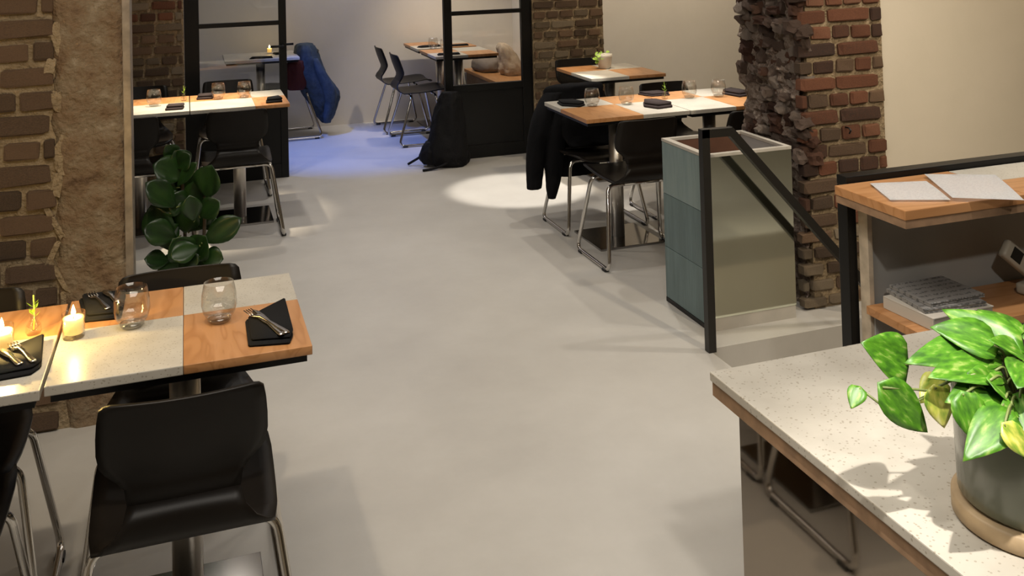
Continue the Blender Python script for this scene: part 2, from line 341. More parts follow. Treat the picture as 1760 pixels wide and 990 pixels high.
# ------------------------------------------------------------------ the setting
bm = bmesh.new()
bx(bm, -2.3, 2.0, -2.2, 9.4, -.15, 0); bx(bm, 2.0, 4.9, -2.2, 2.62, -.15, 0); bx(bm, 2.0, 4.9, 3.57, 9.4, -.15, 0)
tag(obj('floor', bm, 'floor'), 'pale polished concrete floor', kind='structure')
tag(box('ceiling', 'ceiling', (-2.3, 4.9, -2.2, 9.4, 2.9, 3.0)), 'plain pale ceiling', kind='structure')
tag(box('wall_left', 'white_wall', (-2.4, -2.3, -2.2, 9.4, -.15, 3.0)), kind='structure')
tag(box('wall_right', 'cream_wall', (4.9, 5.0, -2.2, 9.4, -2.4, 3.0)), kind='structure')
tag(box('wall_rear', 'cream_wall', (-2.4, 5.0, -2.3, -2.2, -.15, 3.0)), kind='structure')
tag(box('wall_back', 'white_wall', (-2.4, 5.0, 9.28, 9.4, -.15, 3.0)), 'white wall at the far end of the back room', kind='structure')
tag(box('wall_back_right', 'white_wall', (3.1, 3.2, 7.50, 9.28, 0, 2.9)), kind='structure')
wr = tag(box('wall_middle_right', 'white_wall', (3.235, 4.9, 7.34, 7.50, 0, 2.9)), 'white wall behind the small corner table', kind='structure')
tag(box('wall_cream', 'cream_wall', (3.075, 4.9, 3.785, 4.28, -2.4, 2.9)), 'cream plastered wall beside the brick pier', kind='structure')
bm = bmesh.new(); bx(bm, -.02, 2.62, 7.34, 7.46, 2.25, 2.9)
tag(obj('wall_header_back', bm, 'white_wall'), kind='structure')
bm = bmesh.new(); bx(bm, -.2, 2.6, 3.86, 4.28, 2.45, 2.9)
tag(obj('wall_header_front', bm, 'white_wall'), kind='structure')

# stairwell going down to the right
bm = bmesh.new(); bx(bm, 2.0, 4.9, 3.57, 3.70, -2.4, -.15); bx(bm, 2.0, 4.9, 2.50, 2.62, -2.4, -.15)
tag(obj('wall_stairwell', bm, 'white_wall'), kind='structure')
st = tag(box('stairs', 'floor', (2.02, 4.88, 2.64, 3.55, -2.40, -2.30)), 'concrete stairs leading down behind the railing', kind='structure')
for i in range(10):
    box('step', 'floor', (2.0+.26*i, 2.0+.26*(i+1)+.02, 2.625, 3.565, -2.3, -.17*(i+1)-.0), st)

# --- bricks
def brick_mesh(k, rough=.10):
    bm = bmesh.new(); rnd = random.Random(k)
    bmesh.ops.create_cube(bm, size=1)
    bmesh.ops.bevel(bm, geom=bm.edges[:], offset=.10, segments=1, affect='EDGES')
    for v in bm.verts:
        v.co.x *= 1+rnd.uniform(-.05, .03); v.co.z *= 1+rnd.uniform(-rough, .04); v.co.y += rnd.uniform(-.12, .05)
    bmesh.ops.recalc_face_normals(bm, faces=bm.faces)
    me = bpy.data.meshes.new('brick'); bm.to_mesh(me); bm.free(); return me
def brick_set(m, n=8, s=0, rough=.1):
    out = []
    for k in range(n):
        me = brick_mesh(k+s, rough); me.materials.append(M[m]); out.append(me)
    return out
BR_RED = brick_set('brick_red', 8, 0); BR_DULL = brick_set('brick_dull', 8, 20, .14); BR_PALE = brick_set('brick_pale', 8, 40, .25)
def brick(me, x0, x1, y, z0, z1, parent, out=.02, dep=.05, jit=.004, rnd=random):
    o = bpy.data.objects.new('brick', me); COL.objects.link(o); o.parent = parent
    o.scale = (x1-x0, dep, z1-z0)
    o.location = ((x0+x1)/2, y-out+dep/2+rnd.uniform(-jit, jit), (z0+z1)/2)
    o.rotation_euler = (rnd.uniform(-.02, .02), rnd.uniform(-.02, .02), rnd.uniform(-.02, .02)); return o
def courses(parent, x0, x1, y, z0, z1, pitch, gap, pick, lens, seed, out=.018, skip=None):
    rnd = random.Random(seed); z = z0; row = 0
    while z < z1:
        head = row % 2; x = x0-rnd.uniform(0, .08)
        while x < x1-.015:
            L = (lens[1] if head else lens[0])*rnd.uniform(.86, 1.12)
            a, b = max(x, x0), min(x+L, x1)
            if b-a > .022 and not (skip and skip((a+b)/2, z, rnd)):
                brick(rnd.choice(pick((a+b)/2, z, rnd)), a, b, y, z+rnd.uniform(0, .005), z+pitch-gap-rnd.uniform(0, .006), parent, out, rnd=rnd)
            x += L+gap
        z += pitch; row += 1

def chunk_set(m, n, s0=0):
    out = []
    for k in range(n):
        bm = bmesh.new(); bmesh.ops.create_cube(bm, size=1); bmesh.ops.subdivide_edges(bm, edges=bm.edges[:], cuts=2, use_grid_fill=True)
        for v in bm.verts:
            v.co *= .80+.2/max(.5, v.co.length*1.15)
            n0 = noise.noise(v.co*1.7+Vector((k*7.1+s0, 0, 0))); n1 = noise.noise_vector(v.co*4+Vector((0, k*3.3, s0)))
            v.co *= 1+.38*n0; v.co += n1*.13
        me = bpy.data.meshes.new('broken_brick'); bm.to_mesh(me); bm.free(); me.materials.append(M[m]); out.append(me)
    return out
CHM = chunk_set('mortar', 6, 50)
# left pier: brick face with a scraped plaster edge
pl = tag(box('wall_pier_left', 'mortar', (-2.3, -.205, 3.845, 3.97, 0, 2.9)), 'old brick pier with scraped plaster edge at left', kind='structure')
courses(pl, -1.25, -.452, 3.845, .005, 1.95, .0865, .014, lambda x, z, r: BR_PALE if z < .30 and r.random() < .8 else BR_DULL, (.20, .112), 3, .015)
# plaster band with a ragged left edge
bm = bmesh.new(); rows = 160; rnd = random.Random(5); prevL = None; grid = []
for i in range(rows+1):
    z = .0+2.9*i/rows; xl = -.455+.03*noise.noise(Vector((0, 0, z*5)))+.02*noise.noise(Vector((3, 0, z*17)))
    if z < .35: xl += .10*(.35-z)
    row = []
    for j in range(9):
        t = j/8; x = xl*(1-t)-.222*t
        y = 3.830+.012*noise.noise(Vector((x*9, 1, z*7)))+.010*noise.noise(Vector((x*30, 4, z*24)))
        if j == 0: y = 3.846
        row.append(bm.verts.new((x, y, z)))
    grid.append(row)
for i in range(rows):
    for j in range(8): bm.faces.new((grid[i][j], grid[i][j+1], grid[i+1][j+1], grid[i+1][j]))
for i in range(rows):  # close back so it is a slab
    pass
back = [[bm.verts.new((v.co.x, 3.848, v.co.z)) for v in (r[0], r[-1])] for r in grid]
for i in range(rows):
    bm.faces.new((grid[i][-1], back[i][1], back[i+1][1], grid[i+1][-1])); bm.faces.new((back[i][0], grid[i][0], grid[i+1][0], back[i+1][0]))
tag(obj('plaster_band', bm, 'plaster_old', pl, True), 'scraped brown plaster band')
rnd = random.Random(8)
for k in range(15):
    zl = .35+k*.1+rnd.uniform(-.05, .05); me = CHM[k % len(CHM)]
    o = bpy.data.objects.new('mortar_lump', me); COL.objects.link(o); o.parent = pl
    o.location = (-.452+.03*noise.noise(Vector((0, 0, zl*5)))+rnd.uniform(-.012, .02), 3.835, zl); o.scale = (rnd.uniform(.012, .035), .010, rnd.uniform(.04, .13)); o.rotation_euler = (0, rnd.uniform(-.5, .5), 0)
box('corner_bead', 'bead', (-.224, -.196, 3.826, 3.972, 0, 2.9), pl, .003)

# right pier: brick front, rough broken side
PRY = 3.77
pr = tag(box('wall_pier_right', 'mortar', (2.66, 3.075, PRY, 4.28, -.15, 2.9)), 'exposed red brick pier with broken left side', kind='structure')
courses(pr, 2.615, 3.072, PRY, .36, 1.90, .0765, .013, lambda x, z, r: BR_RED if r.random() < .85 else BR_DULL, (.205, .098), 11, .014)
courses(pr, 2.60, 3.072, PRY, .005, .355, .072, .018, lambda x, z, r: BR_PALE if r.random() < .75 else BR_DULL, (.15, .11), 12, .012)
CH = chunk_set('rubble', 12)+chunk_set('rubble_red', 5, 9)
bm = bmesh.new(); G = []
for i in range(121):
    z = .0+i*.0165; row = []
    for jj in range(31):
        y = PRY+.005+jj*.0165; q = Vector((1, y*9, z*11))
        row.append(bm.verts.new((2.642+.030*noise.noise(q)-.026*abs(noise.noise(q*2.1))+.018*noise.noise(q*3.3)+.012*noise.noise(q*7), y, z)))
    G.append(row)
for i in range(120):
    for jj in range(30): bm.faces.new((G[i][jj], G[i+1][jj], G[i+1][jj+1], G[i][jj+1]))
bmesh.ops.solidify(bm, geom=bm.faces[:], thickness=-.03)
tag(obj('mortar_core', bm, 'rubble', pr), 'crumbling mortar and broken brick core')
rnd = random.Random(21); z = .66; row = 0
while z < 1.95:
    y = PRY+rnd.uniform(-.01, .03)
    while y < 4.25:
        s = rnd.uniform(.035, .085)
        if rnd.random() < .7:
            o = bpy.data.objects.new('broken_brick', rnd.choice(CH)); COL.objects.link(o); o.parent = pr
            o.location = (2.655+rnd.uniform(-.03, .02)-(.02 if z > 1.2 else 0), y, z+rnd.uniform(-.01, .01))
            o.scale = (rnd.uniform(.04, .08), s*.95, rnd.uniform(.03, .055)); o.rotation_euler = (rnd.uniform(-.25, .25), rnd.uniform(-.3, .3), rnd.uniform(-.3, .3))
        y += s*.98
    z += .05 if row % 2 else .034; row += 1
# small metal hook on the right pier
bm = bmesh.new(); tube(bm, [(2.845, PRY-.012, .80), (2.845, PRY-.04, .80), (2.848, PRY-.05, .79), (2.842, PRY-.045, .775)], .004, 6)
tag(obj('wall_hook', bm, 'black_steel'), 'small black hook in the brick pier', 'hook')

# brick walls beside the steel doors
WY = 7.34
wl = tag(box('wall_back_left', 'mortar', (-2.3, -.02, WY, 7.5, 0, 2.9)), 'weathered brick wall left of the steel door', kind='structure')
courses(wl, -.75, -.03, WY, .02, 1.65, .078, .016, lambda x, z, r: BR_PALE if r.random() < .35 else (BR_RED if z > 1.15 else BR_DULL), (.17, .10), 31, .016)
wp = tag(box('wall_pier_back', 'mortar', (2.62, 3.235, WY, 7.5, 0, 2.9)), 'weathered brick wall right of the steel door', kind='structure')
courses(wp, 2.63, 3.232, WY, .02, 1.55, .080, .017, lambda x, z, r: BR_DULL if r.random() < .7 else BR_PALE, (.18, .11), 32, .014)

# --- steel framed glass doors
def steel_door(name, label, x0, x1, sl, sr, zbar, zlow, bars):
    d = thing(name, (0, 0, 0), label, None); d['kind'] = 'structure'
    y0, y1 = 7.355, 7.40
    box('stile', 'black_steel', (x0, x0+sl, y0, y1, 0, 2.25), d, .003)
    box('stile', 'black_steel', (x1-sr, x1, y0, y1, 0, 2.25), d, .003)
    box('top_rail', 'black_steel', (x0+sl, x1-sr, y0, y1, 2.16, 2.25), d, .002)
    for z in bars: box('glazing_bar', 'black_steel', (x0+sl, x1-sr, y0, y1, z-.016, z+.016), d, .002)
    box('middle_rail', 'black_steel', (x0+sl, x1-sr, y0, y1, zlow-.05, zlow), d, .002)
    box('lower_panel', 'black_panel', (x0+sl, x1-sr, y0+.012, y1-.008, .10, zlow-.05), d)
    box('bottom_rail', 'black_steel', (x0+sl, x1-sr, y0, y1, 0, .10), d, .002)
    zz = [zlow]+list(bars)+[2.16]
    for a, b in zip(zz[:-1], zz[1:]):
        box('glass_pane', 'glass', (x0+sl, x1-sr, y0+.018, y0+.024, a+.001, b-.001), d)
    return d
d1 = steel_door('door_1', 'black steel glazed door behind the left dining tables', -.018, .697, .102, .053, 1.14, .60, (1.135, 1.72))
bm = bmesh.new(); tube(bm, rounded([(.668, 7.36, .965), (.668, 7.315, .965), (.575, 7.312, .965)], .02), .009, 8); tube(bm, rounded([(.668, 7.395, .965), (.668, 7.44, .965), (.755, 7.442, .965)], .02), .009, 8)
tag(obj('door_handle', bm, 'black_steel', d1, True), 'black lever handle')
d2 = steel_door('door_2', 'black steel glazed door right of the doorway', 1.896, 2.618, .064, .085, 1.14, .575, (1.135, 1.72))

# ------------------------------------------------------------------ chairs
PROF = [  # y, z, half width, side curl
    (-.024, .755, .142, .018), (-.0235, .752, .156, .020), (-.021, .743, .166, .023), (-.014, .715, .171, .026), (-.004, .680, .174, .028),
    (.010, .640, .175, .028), (.022, .608, .170, .025), (.030, .590, .158, .020), (.034, .574, .138, .014), (.035, .556, .121, .008), (.024, .528, .115, .002), (.008, .500, .124, -.004), (.003, .474, .146, -.006),
    (.014, .450, .170, -.002), (.045, .432, .188, .0), (.10, .424, .197, .0), (.17, .424, .200, .0), (.25, .428, .202, 0), (.33, .436, .203, 0), (.39, .441, .200, 0), (.43, .439, .192, 0), (.452, .430, .178, 0), (.460, .420, .15, 0)]
NS = 10  # neck row where backrest and seat meet
def shell_part(rows):
    bm = bmesh.new(); U = 12; th = .009; top = []; bot = []
    n = len(rows)
    tang = []
    for i in range(n):
        a, b = rows[max(i-1, 0)], rows[min(i+1, n-1)]; t = Vector((0, b[0]-a[0], b[1]-a[1])).normalized(); tang.append(Vector((0, -t.z, t.y)))
    for i, (y, z, hw, cu) in enumerate(rows):
        r1, r2 = [], []
        for j in range(U+1):
            u = -1+2*j/U; dish = 0
            p = Vector((u*hw, y+cu*u*u, z+(.012*abs(u)**3 if y > .06 else 0)))
            r1.append(bm.verts.new(p+tang[i]*th/2)); r2.append(bm.verts.new(p-tang[i]*th/2))
        top.append(r1); bot.append(r2)
    for i in range(n-1):
        for j in range(U):
            bm.faces.new((top[i][j], top[i][j+1], top[i+1][j+1], top[i+1][j])); bm.faces.new((bot[i][j+1], bot[i][j], bot[i+1][j], bot[i+1][j+1]))
        bm.faces.new((top[i][0], top[i+1][0], bot[i+1][0], bot[i][0])); bm.faces.new((top[i+1][U], top[i][U], bot[i][U], bot[i+1][U]))
    for i in (0, n-1):
        for j in range(U): bm.faces.new((top[i][j], bot[i][j], bot[i][j+1], top[i][j+1]))
    return bm
def make_chair():
    c = thing('dining_chair', (0, 0, 0), '-', 'chair', 'dark moulded plywood dining chairs')
    obj('backrest', shell_part(PROF[:NS+1]), 'shell', c, True); obj('seat', shell_part(PROF[NS:]), 'shell', c, True)
    R = .0105
    for s in (-1, 1):
        pts = [(s*.10, .10, .408), (s*.193, .105, .408), (s*.25, -.02, .0125), (s*.252, .40, .0125), (s*.195, .31, .408), (s*.10, .315, .408)]
        bm = bmesh.new(); tube(bm, rounded(pts, .05, 6), R, 8)
        lg = obj('sled_leg', bm, 'chrome', c, True)
        for y in (.03, .345):
            box('foot_glide', 'rubber', (s*.251-.013, s*.251+.013, y-.02, y+.02, 0, .014), lg, .003)
    for y in (.10, .315):
        bm = bmesh.new(); tube(bm, [(-.101, y+(0 if y < .2 else 0), .408), (.101, y, .408)], R*.98, 8); obj('crossbar', bm, 'chrome', c, True)
    return c
CH0 = make_chair(); used = [False]
def chair(x, y, rz, label):
    c = CH0 if not used[0] else copy_tree(CH0)
    used[0] = True; c.location = (x, y, 0); c.rotation_euler = (0, 0, rz); c['label'] = label; return c
# ------------------------------------------------------------------ tables
TH = .74
def table(x0, x1, y0, y1, xs, ys, front_right_wood, label, px=None, py=None, group='square stone and cherry dining tables', pole_r=.038):
    """top of four inlays; xs, ys are the split lines"""
    cx, cy = (x0+x1)/2 if px is None else px, (y0+y1)/2 if py is None else py
    t = thing('dining_table', (cx, cy, 0), label, 'table', group)
    g = .0004
    for ix, (a, b) in enumerate(((x0, xs), (xs, x1))):
        for iy, (c, d) in enumerate(((y0, ys), (ys, y1))):
            wood = front_right_wood is not None and ((ix+iy) % 2 == 1) == front_right_wood
            bm = bmesh.new(); bx(bm, a-cx+g, b-cx-g, c-cy+g, d-cy-g, TH-.022, TH, .0022)
            obj('wood_inlay' if wood else 'stone_inlay', bm, 'wood' if wood else 'stone', t)
    box('top_frame', 'black_steel', (x0-cx+.012, x1-cx-.012, y0-cy+.012, y1-cy-.012, TH-.040, TH-.0225), t)
    bm = bmesh.new(); lathe(bm, [(0, .012), (pole_r, .012), (pole_r, TH-.041), (0, TH-.041)], 20); obj('pole', bm, 'steel', t, True)
    for p in t.children[-1].data.polygons: p.use_smooth = abs(p.normal.z) < .5
    box('base_plate', 'steel_plate', (-.19, .19, -.19, .19, 0, .012), t, .002)
    return t
# near left pair
table(-.31, .272, 2.38, 2.93, -.020, 2.705, True, 'near left square table holding the black napkin and the two empty tumblers')
table(-.905, -.316, 2.365, 2.915, -.62, 2.69, False, 'lit stone and cherry table cut off at the left edge of the picture')
# far left pair
table(.012, .588, 6.07, 6.69, .385, 6.42, True, 'stone and cherry table in front of the left steel door')
table(-.57, .008, 6.075, 6.695, -.37, 6.43, False, 'brightly lit table partly hidden by the left plaster pier')
# right pair
table(1.985, 2.597, 4.755, 5.39, 2.318, 5.13, False, 'right-hand dining table with black coat beside its left end')
table(2.602, 3.18, 4.75, 5.385, 2.886, 5.125, True, 'dining table running behind the red brick pier')
# small corner table
table(2.60, 3.165, 6.12, 6.78, 2.885, 6.49, True, 'small corner table with the white plant pot')
# back room
table(.30, .92, 8.55, 9.15, .62, 8.85, None, 'back room table seen through the left steel door')
table(1.965, 2.52, 7.93, 8.52, 2.25, 8.22, True, 'back room table nearest the right steel door')
table(1.965, 2.52, 8.60, 9.19, 2.25, 8.9, True, 'back room table against the far wall, behind the right door')

chair(-.02, 2.20, 0, 'dark chair with its back to the viewer at the near left table')
chair(-.60, 2.23, 0, 'dark chair at the lower left corner, mostly cut off by the picture edge')
chair(-.03, 3.035, PI, 'dark chair tucked in behind the near left table')
chair(-.61, 3.06, PI, 'dark chair behind the candlelit table at the left edge')
chair(.27, 5.87, 0, 'dark chair facing the table by the left steel door, beside the fig leaves')
chair(-.33, 5.88, 0, 'dark chair half hidden by the left plaster pier')
chair(.27, 7.22, PI, 'dark chair between the left table and the steel door')
chair(-.30, 7.18, PI, 'dark chair against the brick wall behind the left table')
chair(2.25, 4.565, 0, 'dark chair with its back to the viewer at the right-hand table')
chair(2.89, 4.55, 0, 'dark chair beside the brick pier under the right table')
chair(2.285, 5.58, PI, 'dark chair with a black coat over it')
chair(2.90, 5.66, PI, 'dark chair behind the right table near the white wall')
chair(1.66, 8.86, -PI/2, 'farther of two dark chairs standing by the back wall')
chair(1.675, 8.24, -PI/2, 'nearer of two dark chairs in the back room doorway')
chair(1.10, 8.95, PI/2, 'chair carrying the denim jacket in the back room')
chair(2.88, 7.10, PI, 'dark chair behind the small corner table')

# ------------------------------------------------------------------ tableware
def make_tumbler():
    t = thing('water_tumbler', (0, 0, 0), '-', 'glass', 'clear stemless tumblers')
    bm = bmesh.new(); lathe(bm, [(.030, .012), (.040, .026), (.0445, .045), (.043, .07), (.037, .10), (.0362, .10), (.0418, .07), (.0432, .045), (.0388, .027), (.0, .018)], 28)
    obj('bowl', bm, 'tumbler', t, True)
    bm = bmesh.new(); lathe(bm, [(0, 0), (.024, 0), (.029, .006), (.0295, .0118), (.018, .015), (0, .016)], 28); obj('thick_base', bm, 'solid_glass', t, True)
    return t
TU = make_tumbler(); tuse = [0]
def tumbler(x, y, label, z=TH):
    c = TU if not tuse[0] else copy_tree(TU); tuse[0] = 1
    c.location = (x, y, z); c['label'] = label
tumbler(-.143, 2.672, 'left of two empty tumblers on the near left table')
tumbler(.067, 2.622, 'tumbler beside the black napkin on the near left table')
tumbler(-.50, 2.73, 'tumbler at the very left edge by the candlelight')
tumbler(-.196, 6.36, 'tumbler standing nearest the left plaster pier')
tumbler(.183, 6.46, 'left tumbler of the pair before the left steel door')
tumbler(.341, 6.44, 'right tumbler of the pair before the left steel door')
tumbler(2.175, 5.12, 'tumbler beside the black napkin at the coat end of the right table')
tumbler(2.375, 5.09, 'second tumbler from the coat end of the right table')
tumbler(2.796, 5.12, 'tumbler right of the flower vase on the right table')
tumbler(2.968, 5.08, 'tumbler nearest the brick pier on the right table')
tumbler(2.10, 8.55, 'tumbler on the back room table behind the right steel door')
tumbler(2.16, 8.36, 'tumbler nearer the glass on the back room table')

def cutlery(parent, kind, a, b, z):
    """fork or knife lying from a (handle end) to b (head)"""
    a, b = Vector((*a, z)), Vector((*b, z)); d = (b-a).normalized(); n = Vector((-d.y, d.x, 0)); L = (b-a).length
    bm = bmesh.new()
    def strip(pts):
        top, bot = [], []
        for t, w, h in pts:
            p = a+d*t*L
            top.append([bm.verts.new(p+n*w+Vector((0, 0, h+.0012))), bm.verts.new(p-n*w+Vector((0, 0, h+.0012)))])
            bot.append([bm.verts.new(p+n*w+Vector((0, 0, h-.0012))), bm.verts.new(p-n*w+Vector((0, 0, h-.0012)))])
        for i in range(len(pts)-1):
            bm.faces.new((top[i][0], top[i][1], top[i+1][1], top[i+1][0])); bm.faces.new((bot[i][1], bot[i][0], bot[i+1][0], bot[i+1][1]))
            bm.faces.new((top[i][0], top[i+1][0], bot[i+1][0], bot[i][0])); bm.faces.new((top[i+1][1], top[i][1], bot[i][1], bot[i+1][1]))
        for i in (0, -1): bm.faces.new((top[i][0], bot[i][0], bot[i][1], top[i][1]))
    if kind == 'fork':
        strip([(0, .006, 0), (.05, .0075, 0), (.45, .0035, .004), (.66, .003, .005), (.74, .011, .003), (.82, .0125, .001)])
        nn = n
        for k in (-1, -.33, .33, 1):
            p0 = a+d*L*.81+nn*.0105*k; p1 = a+d*L+nn*.0095*k
            tube(bm, [p0+Vector((0, 0, .001)), p1+Vector((0, 0, .004))], .0014, 5)
    else:
        strip([(0, .006, 0), (.05, .008, 0), (.45, .0055, .002), (.52, .008, .002), (.75, .010, .002), (.93, .008, .002), (1, .002, .002)])
    return obj(kind, bm, 'cutlery', parent, True)
def napkin(pts, label, m='napkin', z=TH, h=.016, cut=None, loc=None, rise=0):
    """folded cloth: a polygon in plan made as two soft layers; outline relative to the first centre"""
    cx = sum(p[0] for p in pts)/len(pts); cy = sum(p[1] for p in pts)/len(pts)
    t = thing('folded_napkin', (cx, cy, z), label, 'napkin', 'folded cloth napkins')
    rel = [(p[0]-cx, p[1]-cy) for p in pts]
    for li, (z0, z1, sc, off) in enumerate(((0, h*.5, 1.0, (0, 0)), (h*.5, h, .94, (.004, .006)))):
        bm = bmesh.new(); n = len(rel)
        lo = [bm.verts.new((x*sc+off[0], y*sc+off[1], z0)) for x, y in rel]
        hi = [bm.verts.new((x*sc*.985+off[0], y*sc*.985+off[1], z1+(rise if (i % n) == 0 and li else 0))) for i, (x, y) in enumerate(rel)]
        bm.faces.new(lo[::-1]); bm.faces.new(hi)
        for i in range(n): bm.faces.new((lo[i], lo[(i+1) % n], hi[(i+1) % n], hi[i]))
        bmesh.ops.bevel(bm, geom=[e for e in bm.edges if abs(e.verts[0].co.z-e.verts[1].co.z) < .03], offset=.003, segments=2, affect='EDGES')
        obj('fold', bm, m, t, True)
    if cut:
        for kind, a, b in cut: tag(cutlery(None, kind, a, b, z+h+.0035), None)
    return t
def fork_on(kind, a, b, z, label):
    c = cutlery(None, kind, a, b, z); c.name = 'table_'+kind; tag(c, label, kind, 'cutlery on napkins')
napkin([(.236, 2.69), (.128, 2.585), (.126, 2.425), (.222, 2.405), (.234, 2.45)], 'folded black napkin on the cherry corner of the near left table', h=.018)
fork_on('fork', (.218, 2.425), (.135, 2.605), TH+.022, 'fork lying on the black napkin of the near left table')
fork_on('knife', (.205, 2.418), (.150, 2.600), TH+.022, 'knife beside the fork on the near left table napkin')
napkin([(-.17, 2.905), (-.29, 2.915), (-.262, 2.745), (-.172, 2.735)], 'black napkin behind the candle, half under the chair back', h=.022)
fork_on('fork', (-.205, 2.755), (-.258, 2.89), TH+.026, 'fork on the black napkin behind the candle')
fork_on('knife', (-.185, 2.80), (-.225, 2.90), TH+.026, 'knife on the black napkin behind the candle')
napkin([(-.345, 2.665), (-.44, 2.575), (-.50, 2.44), (-.345, 2.455), (-.328, 2.49)], 'large black napkin at the left picture edge', h=.02)
fork_on('fork', (-.342, 2.475), (-.405, 2.60), TH+.024, 'fork on the napkin at the left picture edge')
fork_on('knife', (-.370, 2.47), (-.425, 2.575), TH+.024, 'knife on the napkin at the left picture edge')
napkin([(.535, 6.24), (.455, 6.19), (.45, 6.125), (.55, 6.13)], 'black napkin on the cherry corner by the left steel door', h=.03)
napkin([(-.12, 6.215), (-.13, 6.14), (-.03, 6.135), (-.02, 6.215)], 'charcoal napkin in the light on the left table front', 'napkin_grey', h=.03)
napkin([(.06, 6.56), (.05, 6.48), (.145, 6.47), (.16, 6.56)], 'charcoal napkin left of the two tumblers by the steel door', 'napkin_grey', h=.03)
napkin([(2.03, 5.30), (2.02, 5.20), (2.10, 5.12), (2.15, 5.16), (2.12, 5.28)], 'black napkin on the coat end of the right table', h=.025)
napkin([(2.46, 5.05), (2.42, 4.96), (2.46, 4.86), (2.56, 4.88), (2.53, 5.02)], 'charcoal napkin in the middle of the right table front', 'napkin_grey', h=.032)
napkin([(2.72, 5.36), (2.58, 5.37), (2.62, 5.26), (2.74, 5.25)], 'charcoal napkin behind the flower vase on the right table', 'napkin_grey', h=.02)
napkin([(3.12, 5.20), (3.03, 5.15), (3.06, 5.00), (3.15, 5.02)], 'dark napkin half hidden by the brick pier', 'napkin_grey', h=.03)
napkin([(.52, 8.72), (.50, 8.62), (.70, 8.60), (.70, 8.70)], 'long black napkin on the table behind the left steel door', h=.012)
napkin([(.80, 8.98), (.72, 8.96), (.74, 8.84), (.84, 8.86)], 'black napkin beside the back room candle', h=.012)
napkin([(2.06, 8.80), (1.99, 8.74), (2.02, 8.68), (2.22, 8.70), (2.22, 8.80)], 'black napkin on the far back room table near the chairs', h=.012)
napkin([(2.02, 8.10), (2.0, 8.00), (2.20, 7.99), (2.21, 8.08)], 'black napkin on the back room table nearest the door frame', h=.012)
napkin([(2.30, 8.72), (2.28, 8.64), (2.46, 8.64), (2.47, 8.72)], 'black napkin seen through the right glass door', h=.012)

def candle(x, y, label, r=.026, h=.062, lit=.5):
    t = thing('votive_candle', (x, y, TH), label, 'candle', 'lit votive candles')
    bm = bmesh.new(); lathe(bm, [(0, 0), (r*.93, 0), (r, .004), (r*1.04, h), (r*.98, h), (r*.94, .012), (0, .010)], 24); obj('glass_cup', bm, 'tumbler', t, True)
    bm = bmesh.new(); lathe(bm, [(0, .0105), (r*.90, .0125), (r*.93, h*.80), (r*.55, h*.76), (0, h*.75)], 24); obj('wax', bm, 'wax', t, True)
    bm = bmesh.new(); tube(bm, [(0, 0, h*.74), (.0006, 0, h*.88)], .0011, 6); obj('wick', bm, 'wick', t)
    bm = bmesh.new(); lathe(bm, [(0, h*.84), (.0042, h*.92), (.0052, h*1.0), (.0035, h*1.13), (0, h*1.3)], 12); obj('flame', bm, 'flame', t, True)
    l = bpy.data.lights.new('candle_glow', 'POINT'); l.energy = lit; l.color = (1, .66, .20); l.shadow_soft_size = .008
    o = bpy.data.objects.new('candle_glow', l); COL.objects.link(o); o.parent = t; o.location = (0, 0, h*1.42)
candle(-.277, 2.655, 'lit yellow candle in a glass on the near left table', lit=1.0)
candle(-.432, 2.63, 'lit candle at the left picture edge beside the large napkin', lit=6.5)
candle(.70, 8.98, 'small lit candle seen through the left steel door', r=.022, h=.06, lit=.3)

def bud_vase(x, y, label, hh=.05, tall=.06, sprig='leaf_small'):
    t = thing('bud_vase', (x, y, TH), label, 'vase', 'little glass bud vases')
    bm = bmesh.new(); lathe(bm, [(0, 0), (.016, 0), (.019, .008), (.017, .022), (.008, .036), (.007, hh), (.0055, hh), (.006, .036), (.014, .02), (0, .006)], 18); obj('vase_body', bm, 'tumbler', t, True)
    bm = bmesh.new(); tube(bm, [(0, 0, .01), (.002, 0, hh), (.0, .003, hh+tall)], .0014, 5); st_ = obj('sprig', bm, sprig, t)
    for k in range(6):
        a = k*2.4; zz = hh*.6+tall*(.25+.13*k); bm = bmesh.new()
        d = Vector((math.cos(a), math.sin(a), .9)).normalized(); s = d.cross(Vector((0, 0, 1))).normalized(); p = Vector((0, 0, zz)); L = .022
        vv = [bm.verts.new(p), bm.verts.new(p+d*L*.5+s*.005), bm.verts.new(p+d*L), bm.verts.new(p+d*L*.5-s*.005)]; bm.faces.new(vv)
        bmesh.ops.solidify(bm, geom=bm.faces[:], thickness=.0008); obj('sprig_leaf', bm, sprig, st_)
bud_vase(-.375, 2.72, 'bud vase with a sprig left of the lit candle', .045, .05)
bud_vase(-.025, 6.50, 'bud vase with a yellow-green sprig on the left table', .04, .055)
bud_vase(2.655, 5.16, 'bud vase with a yellow-green sprig on the right table', .045, .055)

